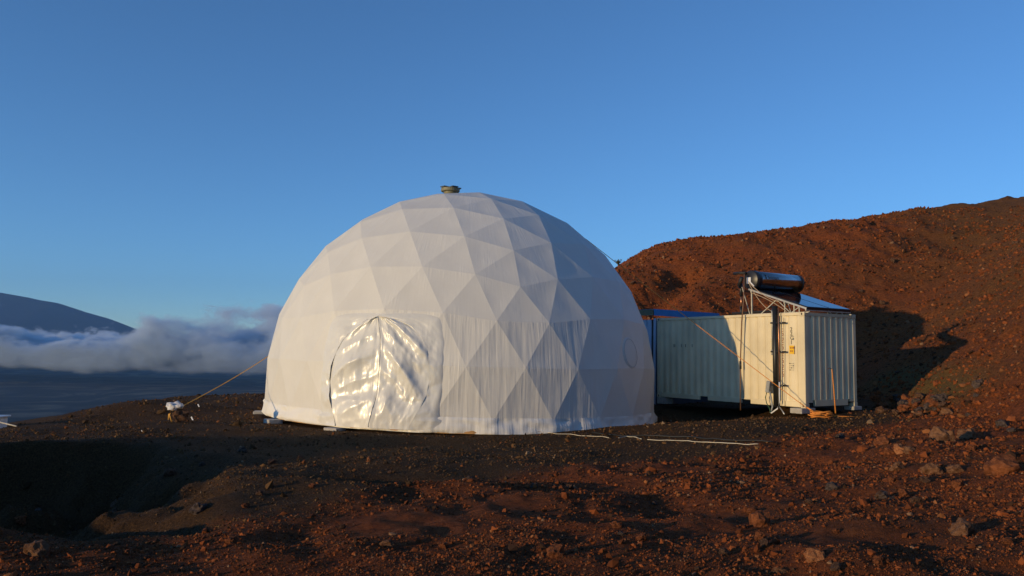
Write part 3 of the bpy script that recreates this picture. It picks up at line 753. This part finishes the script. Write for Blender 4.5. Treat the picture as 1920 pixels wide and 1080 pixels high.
# ------------------------------------------------------------------ guy ropes, anchor, coil, cords
def nearest_vertex(px, py):
    best = None
    for p in GW:
        if p.z < DC.z: continue
        if (p-DC).dot(p) > DR*p.length*.4: continue
        u, v = project(p); d = math.hypot(u-px, v-py)
        if best is None or d < best[0]: best = (d, p)
    return best[1]
anch = cp(-.12, -.12, 0); anch = Vector((anch.x, anch.y, anch.z+.02))
att = nearest_vertex(1097, 449); att = att + (att-DC).normalized()*.03
gr = MB().tube(sag(att, anch, .03, 30), .011, 6).build('guy_rope', M['rope'], None, True); tag(gr, 'orange guy rope stretched from the dome to the container corner', 'rope')
coil = empty('rope_coil', (0,0,0), 'loose orange rope coiled on the ground at the container corner', 'rope')
cc = cp(-.42, .06, 0); cz = ground(cc.x, cc.y); coil.location = (cc.x, cc.y, cz)
for k in range(9):
    a0 = random.uniform(0, 6); rx, ry = random.uniform(.24,.36), random.uniform(.13,.22); ox, oy = random.uniform(-.06,.06), random.uniform(-.05,.05); zz = .03+.018*k
    MB().tube([Vector((cc.x+ox+rx*math.cos(t), cc.y+oy+ry*math.sin(t), cz+zz+.02*math.sin(2*t+a0))) for t in np.linspace(a0, a0+5.9, 26)], .015, 6).build('loop', M['rope'], coil, True)
tail = [cc + Vector((.25,.05,0)), cc + Vector((.5,.12,0)), cc + Vector((.75,.05,0)), cc + Vector((1.15,.14,0))]
MB().tube([Vector((p.x, p.y, ground(p.x, p.y)+.03)) for p in tail], .015, 6).build('tail', M['rope'], coil, True)
MB().tube([anch + Vector((0,0,.02)), anch + Vector((.12,-.05,-.06)), Vector((cc.x-.1, cc.y, cz+.12))], .022, 6).build('tied_end', M['rope'], coil, True)

ap = on_ground(338, 791); az_ = ap.z
def rock_mesh(seed, sub=3, amp=.28, sharp=True):
    import bmesh
    bm = bmesh.new(); bmesh.ops.create_icosphere(bm, subdivisions=sub, radius=1.0)
    r_ = random.Random(seed); cuts = [(Vector((r_.gauss(0,1), r_.gauss(0,1), r_.gauss(0,1))).normalized(), r_.uniform(.55,.9)) for _ in range(9)]
    from mathutils import noise as mn
    for v in bm.verts:
        p = v.co.copy()
        for n_, d_ in cuts:
            e_ = p.dot(n_) - d_
            if e_ > 0: p -= n_*e_*.9
        p *= 1 + amp*1.3*mn.noise(v.co*1.7 + Vector((seed*3.1,0,0))) + .22*mn.noise(v.co*4.3 + Vector((0,seed*2.3,0))) + .10*mn.noise(v.co*10 + Vector((0,0,seed*1.7)))
        v.co = p
    me = bpy.data.meshes.new('rock'); bm.to_mesh(me); bm.free()
    return me
def rockmat(name, c1, c2):
    m = mat(name, c1, .95, spec=.15, bump=(14,.9)); nt = m.node_tree; N = nt.nodes; L = nt.links
    tc = N.new('ShaderNodeTexCoord'); t = N.new('ShaderNodeTexNoise'); t.inputs['Scale'].default_value = 2.6; t.inputs['Detail'].default_value = 8
    L.new(tc.outputs['Object'], t.inputs['Vector']); r = N.new('ShaderNodeValToRGB'); r.color_ramp.elements[0].position = .36; r.color_ramp.elements[1].position = .64
    r.color_ramp.elements[0].color = (*c1,1); r.color_ramp.elements[1].color = (*c2,1); L.new(t.outputs[0], r.inputs[0]); L.new(r.outputs[0], N['Principled BSDF'].inputs['Base Color'])
    return m
RM = {'red': rockmat('rock_red', (.10,.033,.013), (.25,.085,.033)), 'tan': rockmat('rock_tan', (.12,.052,.024), (.23,.115,.06)),
      'grey': rockmat('rock_grey', (.045,.032,.028), (.12,.085,.07)), 'orange': rockmat('rock_orange', (.26,.09,.035), (.40,.17,.07)), 'brown': rockmat('rock_brown', (.06,.032,.02), (.14,.075,.045))}
RMESH = {}
def rock(pos, size, kind, label, group=None, cat='rock', sink=.3, seed=None, flat=.75):
    k = (seed if seed is not None else random.randrange(7), kind)
    if k not in RMESH:
        me = rock_mesh(k[0]); me.materials.append(RM[kind]); RMESH[k] = me
    o = bpy.data.objects.new('rock', RMESH[k]); col.objects.link(o)
    o.scale = (size/2*random.uniform(.9,1.15), size/2*random.uniform(.8,1.05), size/2*flat*random.uniform(.85,1.1)); o.rotation_euler = (random.uniform(-.3,.3), random.uniform(-.3,.3), random.uniform(0, 6.28))
    o.location = (pos[0], pos[1], pos[2] + size/2*flat*(1-2*sink)); return tag(o, label, cat, group)
rock((ap.x, ap.y, az_), .50, 'brown', 'brown anchor boulder wrapped in yellow rope under a white bag', sink=.12, seed=2, flat=.8)
bag = MB(); import bmesh as _bm
me = rock_mesh(91, 3, .9); bag.add([Vector((v.co.x*.21, v.co.y*.14, v.co.z*.13)) + Vector((ap.x-.14, ap.y-.08, az_+.40)) for v in me.vertices], [tuple(p.vertices) for p in me.polygons])
tag(bag.build('plastic_bag', M['bag'], None, True), 'crumpled white plastic bag on the roped boulder', 'bag')
la = nearest_vertex(512, 640); la = la + (la-DC).normalized()*.03
lp = Vector((ap.x+.06, ap.y-.05, az_+.42))
lrope = empty('guy_rope', lp, 'yellow guy rope from the dome tied round the brown boulder', 'rope')
MB().tube(sag(la, lp, .05, 20), .012, 6).build('line', M['yrope'], lrope, True)
MB().tube([lp, lp + Vector((-.16,-.16,-.06)), lp + Vector((-.24,-.22,-.22)), lp + Vector((-.17,-.20,-.42))], .016, 6).build('wrap', M['yrope'], lrope, True)
MB().tube([lp, lp + Vector((-.22,-.10,-.04)), lp + Vector((-.30,-.12,-.22)), lp + Vector((-.29,-.14,-.36))], .014, 6).build('wrap', M['yrope'], lrope, True)
for (px, py, s_, lb) in ((360, 788, .12, 'white plastic strip lying beside the roped boulder'), (372, 764, .10, 'small white scrap standing on the pad beyond the roped boulder'), (266, 810, .05, 'tiny white scrap on the dark ground before the pit'),):
    p = on_ground(px, py); mb = MB(); t_ = Vector((-.5,.1,.85)).normalized(); mb.box(p + Vector((0,0,s_*.36)), (s_*.3, s_*.10, s_), (t_.cross(Vector((0,1,0))).normalized(), Vector((0,1,0)), t_)); tag(mb.build('scrap', M['whitepl']), lb, 'litter')

# white bin at the far left
bp_ = on_ground(4, 803); bn = empty('utility_box', bp_, 'white lidded box at the edge of the slope, far from the dome', 'box')
c0 = Vector((bp_.x-.50, bp_.y+.1, bp_.z))
MB().box(c0 + Vector((0,0,.13)), (.84,.5,.30), None, .012).build('body', M['whitepl'], bn); MB().box(c0 + Vector((0,0,.305)), (.96,.6,.045), None, .01).build('lid', M['whitepl'], bn)
MB().box(c0 + Vector((.425,-.255,.13)), (.03,.03,.30), None).build('corner_strip', M['framegal'], bn)
q1 = on_ground(31, 801); pr_ = MB().tube([q1 + Vector((0,0,.02)), Vector((bp_.x-.2, bp_.y-.22, bp_.z+.24)), Vector((bp_.x-1.0, bp_.y-.2, bp_.z+.6))], .018, 6).build('prop_pole', M['cord']); tag(pr_, 'pale pole leaning on the white box', 'pole')

# concrete pads under the dome edge
for i, (px, py, lb) in enumerate(((503,768,'small concrete block under the dome skirt nearest the yellow guy rope'), (528,776,'concrete block under the dome skirt, second from the yellow guy rope'), (600,790,'concrete block under the dome skirt just before the door flap'), (691,799,'concrete block under the middle of the dome door'))):
    p = on_ground(px, py); a = dome_az(p); rad = Vector((math.sin(a), -math.cos(a), 0)); tan = Vector((-rad.y, rad.x, 0))
    e_ = DC + rad*(DR+.10); zt = BASEZ-.275-(e_.x-DC.x)*TX*1.3; gz = ground(e_.x, e_.y)
    hgt = max(.18, zt-gz+.08)
    block('concrete_block', Vector((e_.x, e_.y, zt-hgt/2)), (.42, .40, hgt), (tan, rad, UZ), lb, 'block', 'blocks under the dome')

# cords on the ground
def ground_line(pxs, name, m, r, label, cat, group=None, n=60, jig=.03):
    P = [on_ground(*q) for q in pxs]; mb = MB(); pts = []
    for i in range(len(P)-1):
        for k in range(8): pts.append(P[i].lerp(P[i+1], k/8))
    pts.append(P[-1])
    pts = [(p.x, p.y + jig*float(fbm(p.x*2, p.y, 1, 2, 161)), ground(p.x, p.y)+r*1.4+.008) for p in pts]
    tag(mb.tube(pts, r, 6).build(name, m, None, True), label, cat, group)
ground_line([(930,806),(965,804),(990,808),(1003,814),(1020,811),(1042,815),(1070,816),(1098,819)], 'pale_cord', M['cord'], .008, 'pale cord on the ground starting at the dome skirt', 'cord')
ground_line([(1100,819),(1130,820),(1142,823)], 'pale_cord', M['cord'], .008, 'short middle piece of pale cord half buried in the pad', 'cord')
ground_line([(1160,823),(1175,820),(1203,825)], 'pale_cord', M['cord'], .008, 'short arched piece of pale cord half buried in the pad', 'cord')
ground_line([(1213,826),(1250,827),(1290,828),(1330,831),(1370,834),(1422,835)], 'pale_cord', M['cord'], .008, 'pale cord ending at the edge of the red cinder', 'cord')
ground_line([(1110,813),(1150,818),(1220,820),(1290,822),(1360,829),(1450,833)], 'black_hose', M['black'], .016, 'thin black hose lying along the pad behind the pale cord', 'hose')

# ------------------------------------------------------------------ rocks
spec = [(1424,985,.34,'red','lumpy red boulder half sunk in the foreground cinder'),(1805,1000,.34,'tan','pale pointed rock casting a dark shadow in the foreground cinder'),
 (1882,888,.62,'red','broad red slab among the rocks on the right slope'),(1790,884,.34,'tan','pale rounded rock beside the broad red slab'),(1745,888,.36,'tan','pale rock with a dark cleft left of the broad slab'),
 (1768,826,.62,'tan','long pale rock ledge on the slope below the hill'),(1815,822,.5,'tan','pale flat rock touching the long pale ledge'),(1655,832,.42,'red','reddish rock at the head of the small orange cluster'),
 (1690,848,.34,'orange','bright orange rock in the small cluster'),(1668,850,.3,'red','round red rock in the small orange cluster'),(1705,850,.26,'tan','pale flat rock in the small orange cluster'),
 (1683,880,.30,'tan','flat pale rock lying alone below the orange cluster'),(1775,779,.50,'tan','pale boulder with a long shadow at the foot of the hill'),(1722,780,.30,'tan','small pale rock before the heap of dark stones'),
 (1655,934,.22,'grey','small grey rock with a white face on the red slope'),(1692,930,.22,'red','upright red rock beside the small grey one'),
 (1040,1042,.24,'red','angular red rock in the foreground cinder below the dome'),(725,1024,.16,'tan','small pale rock in the dark foreground left of the angular red one'),(693,862,.16,'orange','single orange stone on the rim of the small hollow'),
 (70,1040,.30,'tan','pale jagged boulder below the dark pit'),(40,985,.3,'red','reddish boulder on the near lip of the dark pit'),(1525,1048,.22,'orange','orange stone at the front edge of the cinder'),(372,958,.26,'grey','dark boulder on the pit lip with a deep shadow'),
 (1880,800,.4,'grey','dark rock high on the right slope'),(1835,725,.5,'grey','grey-green boulder at the base of the hill'),(1460,1075,.12,'tan','pale chip of rock at the very front')]
for px, py, s_, kd, lb in spec:
    p = on_ground(px, py); rock(p, s_*.82, kd, lb, sink=.40)
for k in range(30):          # heap by the cut bank
    px, py = random.uniform(1632, 1770), random.uniform(748, 778); p = on_ground(px, py)
    rock(p, random.uniform(.22,.42), random.choice(['grey','grey','brown','red']), 'dark weathered stone in the heap at the foot of the cut bank', 'stones heaped at the cut bank', sink=.22)
for k in range(46):
    px = random.uniform(0, 1900); py = random.uniform(870, 1075); p = on_ground(px, py)
    if p.x < -4.2 and 7.5 < p.y < 16.5: continue
    rock(p, random.uniform(.05,.13), random.choice(['red','red','brown','grey']), 'fist-sized loose cinder lump in the open foreground', 'loose lumps in the foreground')
for k in range(80):
    X = random.uniform(4, 34); Y = random.uniform(33, 52)
    if terrain(np.array([X]), np.array([Y]))[0] < -.3: continue
    rock((X, Y, ground(X, Y)), random.uniform(.15,.42), random.choice(['red','red','brown']), 'reddish rock lying loose on the hillside', 'rocks on the hillside')
for k in range(26):
    px = random.uniform(1560, 1915); py = random.uniform(700, 960); p = on_ground(px, py)
    rock(p, random.uniform(.09,.2), random.choice(['red','red','brown','grey']), 'middling stone strewn on the lower right slope', 'stones on the lower slope')
for k in range(40):
    X = random.uniform(-10, -3.2); Y = random.uniform(8.2, 15.5)
    rock((X, Y, ground(X, Y)), random.uniform(.09,.24), random.choice(['grey','brown','brown']), 'dark boulder lying in or beside the shaded pit', 'boulders at the pit')

# dry shrub on the skyline of the hill
hp = next(p for p in (on_ground(1159, y_) for y_ in range(484, 560, 2)) if p.y > 30)
def shrub(pos, n, h, label):
    r = empty('dry_shrub', pos, label, 'shrub'); st = MB(); lf = MB()
    for k in range(n):
        a = random.uniform(0, 6.28); q = random.uniform(.2, .9)*h
        tip = Vector(pos) + Vector((math.cos(a)*q*.7, math.sin(a)*q*.7, h*random.uniform(.5, 1))); mid = Vector(pos).lerp(tip, .5) + Vector((0,0,.08*h))
        st.tube([pos, mid, tip], [.018,.012,.005], 4)
        for j in range(7):
            c = mid.lerp(tip, random.random()) + Vector((random.uniform(-.08,.08), random.uniform(-.08,.08), random.uniform(-.05,.08)))
            d1 = Vector((random.gauss(0,1), random.gauss(0,1), random.gauss(0,1))).normalized()*.05; d2 = Vector((random.gauss(0,1), random.gauss(0,1), random.gauss(0,1))).normalized()*.03
            lf.add([c-d1, c+d2, c+d1, c-d2], [(0,1,2,3)])
    st.build('stem', M['twig'], r); lf.build('foliage', mat('shrub_leaf', (.07,.075,.035), .8), r)
shrub(hp, 22, .5, 'small dry shrub on the hill skyline behind the dome')

# ------------------------------------------------------------------ loose cinder (stuff)
PV8 = np.array([(1,0,0),(-1,0,0),(0,1,0),(0,-1,0),(0,0,1),(0,0,-1)], float)
PF8 = np.array([(0,2,4),(2,1,4),(1,3,4),(3,0,4),(2,0,5),(1,2,5),(3,1,5),(0,3,5)])
_t = (1+5**.5)/2
PV20 = np.array([(-1,_t,0),(1,_t,0),(-1,-_t,0),(1,-_t,0),(0,-1,_t),(0,1,_t),(0,-1,-_t),(0,1,-_t),(_t,0,-1),(_t,0,1),(-_t,0,-1),(-_t,0,1)], float)/math.sqrt(1+_t*_t)
PF20 = np.array([(0,11,5),(0,5,1),(0,1,7),(0,7,10),(0,10,11),(1,5,9),(5,11,4),(11,10,2),(10,7,6),(7,1,8),(3,9,4),(3,4,2),(3,2,6),(3,6,8),(3,8,9),(4,9,5),(2,4,11),(6,2,10),(8,6,7),(9,8,1)])
def cinders(n, V, F, base, spread, name, label):
    az = rng.uniform(math.radians(-46), math.radians(46), n); r = np.exp(rng.uniform(math.log(3.6), math.log(66), n))
    x = np.sin(az)*r; y = np.cos(az)*r
    keep = np.hypot(x-DC.x, y-DC.y) > DR+.25
    l = (x-CO.x)*eL.x + (y-CO.y)*eL.y; w_ = (x-CO.x)*eW.x + (y-CO.y)*eW.y
    keep &= ~((l > -.1) & (l < CL+.1) & (w_ > -.1) & (w_ < CW+.1))
    keep &= ~((x < -14))
    x, y, r = x[keep], y[keep], r[keep]
    pm = pad_mask(x, y); clump = fbm(x, y, 1.3, 3, 171)
    keep = (rng.random(len(x)) > pm*.35) & (rng.random(len(x)) < .62 + 1.1*clump)
    x, y, r, pm = x[keep], y[keep], r[keep], pm[keep]; n = len(x); nv = len(V); nf = len(F)
    z = terrain(x, y)
    size = np.clip(r*base*np.exp(rng.normal(0, spread, n))*(1-.3*pm), .005, .11)
    q = rng.normal(size=(n,4)); q /= np.linalg.norm(q, axis=1)[:,None]; a,b,c,d = q.T
    Rm = np.stack([1-2*(c*c+d*d),2*(b*c-a*d),2*(b*d+a*c),2*(b*c+a*d),1-2*(b*b+d*d),2*(c*d-a*b),2*(b*d-a*c),2*(c*d+a*b),1-2*(b*b+c*c)],-1).reshape(n,3,3)
    P = V[None]*(1+rng.uniform(-.32,.32,(n,nv,1)))*np.stack([rng.uniform(.8,1.35,n),rng.uniform(.7,1.1,n),rng.uniform(.5,.95,n)],-1)[:,None,:]
    P = np.einsum('nij,nkj->nki', Rm, P)*size[:,None,None] + np.stack([x,y,z+size*.2],-1)[:,None,:]
    me = bpy.data.meshes.new(name); me.vertices.add(n*nv); me.vertices.foreach_set('co', P.astype(np.float32).ravel())
    idx = (F[None] + (np.arange(n)*nv)[:,None,None]).astype(np.int32).ravel()
    me.loops.add(len(idx)); me.loops.foreach_set('vertex_index', idx)
    me.polygons.add(n*nf); me.polygons.foreach_set('loop_start', np.arange(0, len(idx), 3, dtype=np.int32)); me.polygons.foreach_set('loop_total', np.full(n*nf, 3, dtype=np.int32))
    me.polygons.foreach_set('use_smooth', np.zeros(n*nf, dtype=bool))
    me.update()
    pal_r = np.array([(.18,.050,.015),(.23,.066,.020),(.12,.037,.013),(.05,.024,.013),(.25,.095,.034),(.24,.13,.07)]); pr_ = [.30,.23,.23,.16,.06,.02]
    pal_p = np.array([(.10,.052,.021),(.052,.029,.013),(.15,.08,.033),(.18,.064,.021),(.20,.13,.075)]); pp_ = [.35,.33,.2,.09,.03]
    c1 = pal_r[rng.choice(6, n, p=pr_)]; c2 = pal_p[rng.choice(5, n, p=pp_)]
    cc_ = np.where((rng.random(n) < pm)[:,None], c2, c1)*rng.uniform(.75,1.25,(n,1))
    at = me.color_attributes.new('tint', 'FLOAT_COLOR', 'POINT')
    at.data.foreach_set('color', np.repeat(np.concatenate([cc_, np.ones((n,1))], 1), nv, axis=0).astype(np.float32).ravel())
    m = bpy.data.materials.get('cinder_stone')
    if m is None:
        m = bpy.data.materials.new('cinder_stone'); m.use_nodes = True; N = m.node_tree.nodes; L = m.node_tree.links
        b_ = N['Principled BSDF']; b_.inputs['Roughness'].default_value = .95; b_.inputs['Specular IOR Level'].default_value = .15
        a_ = N.new('ShaderNodeAttribute'); a_.attribute_name = 'tint'; L.new(a_.outputs['Color'], b_.inputs['Base Color'])
    me.materials.append(m); o = bpy.data.objects.new(name, me); col.objects.link(o)
    tag(o, label, 'cinder', kind='stuff')
cinders(320000, PV8, PF8, .00095, .5, 'fine_cinder', 'fine red and dark volcanic cinder covering the ground')
cinders(30000, PV20, PF20, .0014, .55, 'coarse_cinder', 'coarser loose lumps of volcanic cinder on the ground')

# ------------------------------------------------------------------ low cloud bank over the plain
def cloud_bank():
    Yc, dY = 12500.0, 2200.0; x0, x1, z0, z1 = -16000, 1500, -480, 640
    o = MB().box(((x0+x1)/2, Yc, (z0+z1)/2), (x1-x0, dY*2, z1-z0)).build('cloud_bank', None); tag(o, 'low bluish cloud bank lying over the dark plain', 'cloud', kind='stuff')
    m = bpy.data.materials.new('cloud_volume'); m.use_nodes = True; nt = m.node_tree; N = nt.nodes; L = nt.links
    N.remove(N['Principled BSDF']); pv = N.new('ShaderNodeVolumePrincipled'); L.new(pv.outputs[0], N['Material Output'].inputs['Volume'])
    pv.inputs['Color'].default_value = (.84,.92,1.0,1); pv.inputs['Anisotropy'].default_value = 0.0
    ge = N.new('ShaderNodeNewGeometry'); sp = N.new('ShaderNodeSeparateXYZ'); L.new(ge.outputs['Position'], sp.inputs[0])
    def math_(op, a, b=None):
        q = N.new('ShaderNodeMath'); q.operation = op
        for k, v in enumerate((a, b)):
            if v is None: continue
            if isinstance(v, (int, float)): q.inputs[k].default_value = v
            else: L.new(v, q.inputs[k])
        return q.outputs[0]
    def mr(v, a, b, c, d):
        q = N.new('ShaderNodeMapRange'); L.new(v, q.inputs[0])
        for k, t in enumerate((a, b, c, d)): q.inputs[k+1].default_value = t
        return q.outputs[0]
    mp = N.new('ShaderNodeMapping'); mp.inputs['Scale'].default_value = (1/750, 1/750, 1/430); L.new(ge.outputs['Position'], mp.inputs[0])
    nz = N.new('ShaderNodeTexNoise'); nz.inputs['Scale'].default_value = 1.0; nz.inputs['Detail'].default_value = 8; nz.inputs['Roughness'].default_value = .66
    L.new(mp.outputs[0], nz.inputs['Vector'])
    z = sp.outputs[2]
    thr_top = mr(z, -120, 360, .28, .70); thr_bot = mr(z, -450, -190, .80, .0)
    dip = math_('MULTIPLY', mr(sp.outputs[0], -6700, -5800, 0, 1), mr(sp.outputs[0], -5300, -4600, 1, 0))
    thr_top = math_('ADD', thr_top, math_('MULTIPLY', math_('MULTIPLY', dip, mr(z, -60, 60, 0, 1)), .16))
    thr = math_('MAXIMUM', thr_top, thr_bot)
    # towards the right the bank rises and thins into wisps
    rgt = mr(sp.outputs[0], -5400, -4300, 0.0, 1.0)
    thr2 = math_('MAXIMUM', mr(z, -60, 640, .38, .60), thr_bot)
    thr3 = math_('ADD', math_('MULTIPLY', thr, math_('SUBTRACT', 1.0, rgt)), math_('MULTIPLY', thr2, rgt))
    den = math_('MULTIPLY', math_('SUBTRACT', nz.outputs[0], thr3), mr(rgt, 0, 1, .16, .06))
    L.new(math_('MULTIPLY', math_('MAXIMUM', den, 0.0), mr(z, -430, 20, .015, 1.0)), pv.inputs['Density'])
    m.cycles.volume_step_rate = .12
    o.data.materials.append(m)
cloud_bank()

# ------------------------------------------------------------------ haze
hz = MB().box((-11000, 15150, 1000), (40000, 35700, 3400)).build('haze', None); tag(hz, 'thin blue air over the plain and mountain', 'haze', kind='stuff')
m = bpy.data.materials.new('haze_air'); m.use_nodes = True; N = m.node_tree.nodes; N.remove(N['Principled BSDF'])
pv = N.new('ShaderNodeVolumePrincipled'); m.node_tree.links.new(pv.outputs[0], N['Material Output'].inputs['Volume'])
pv.inputs['Color'].default_value = (.30,.57,1.0,1); pv.inputs['Density'].default_value = 1.7e-5; pv.inputs['Anisotropy'].default_value = 0.0
hz.data.materials.append(m)
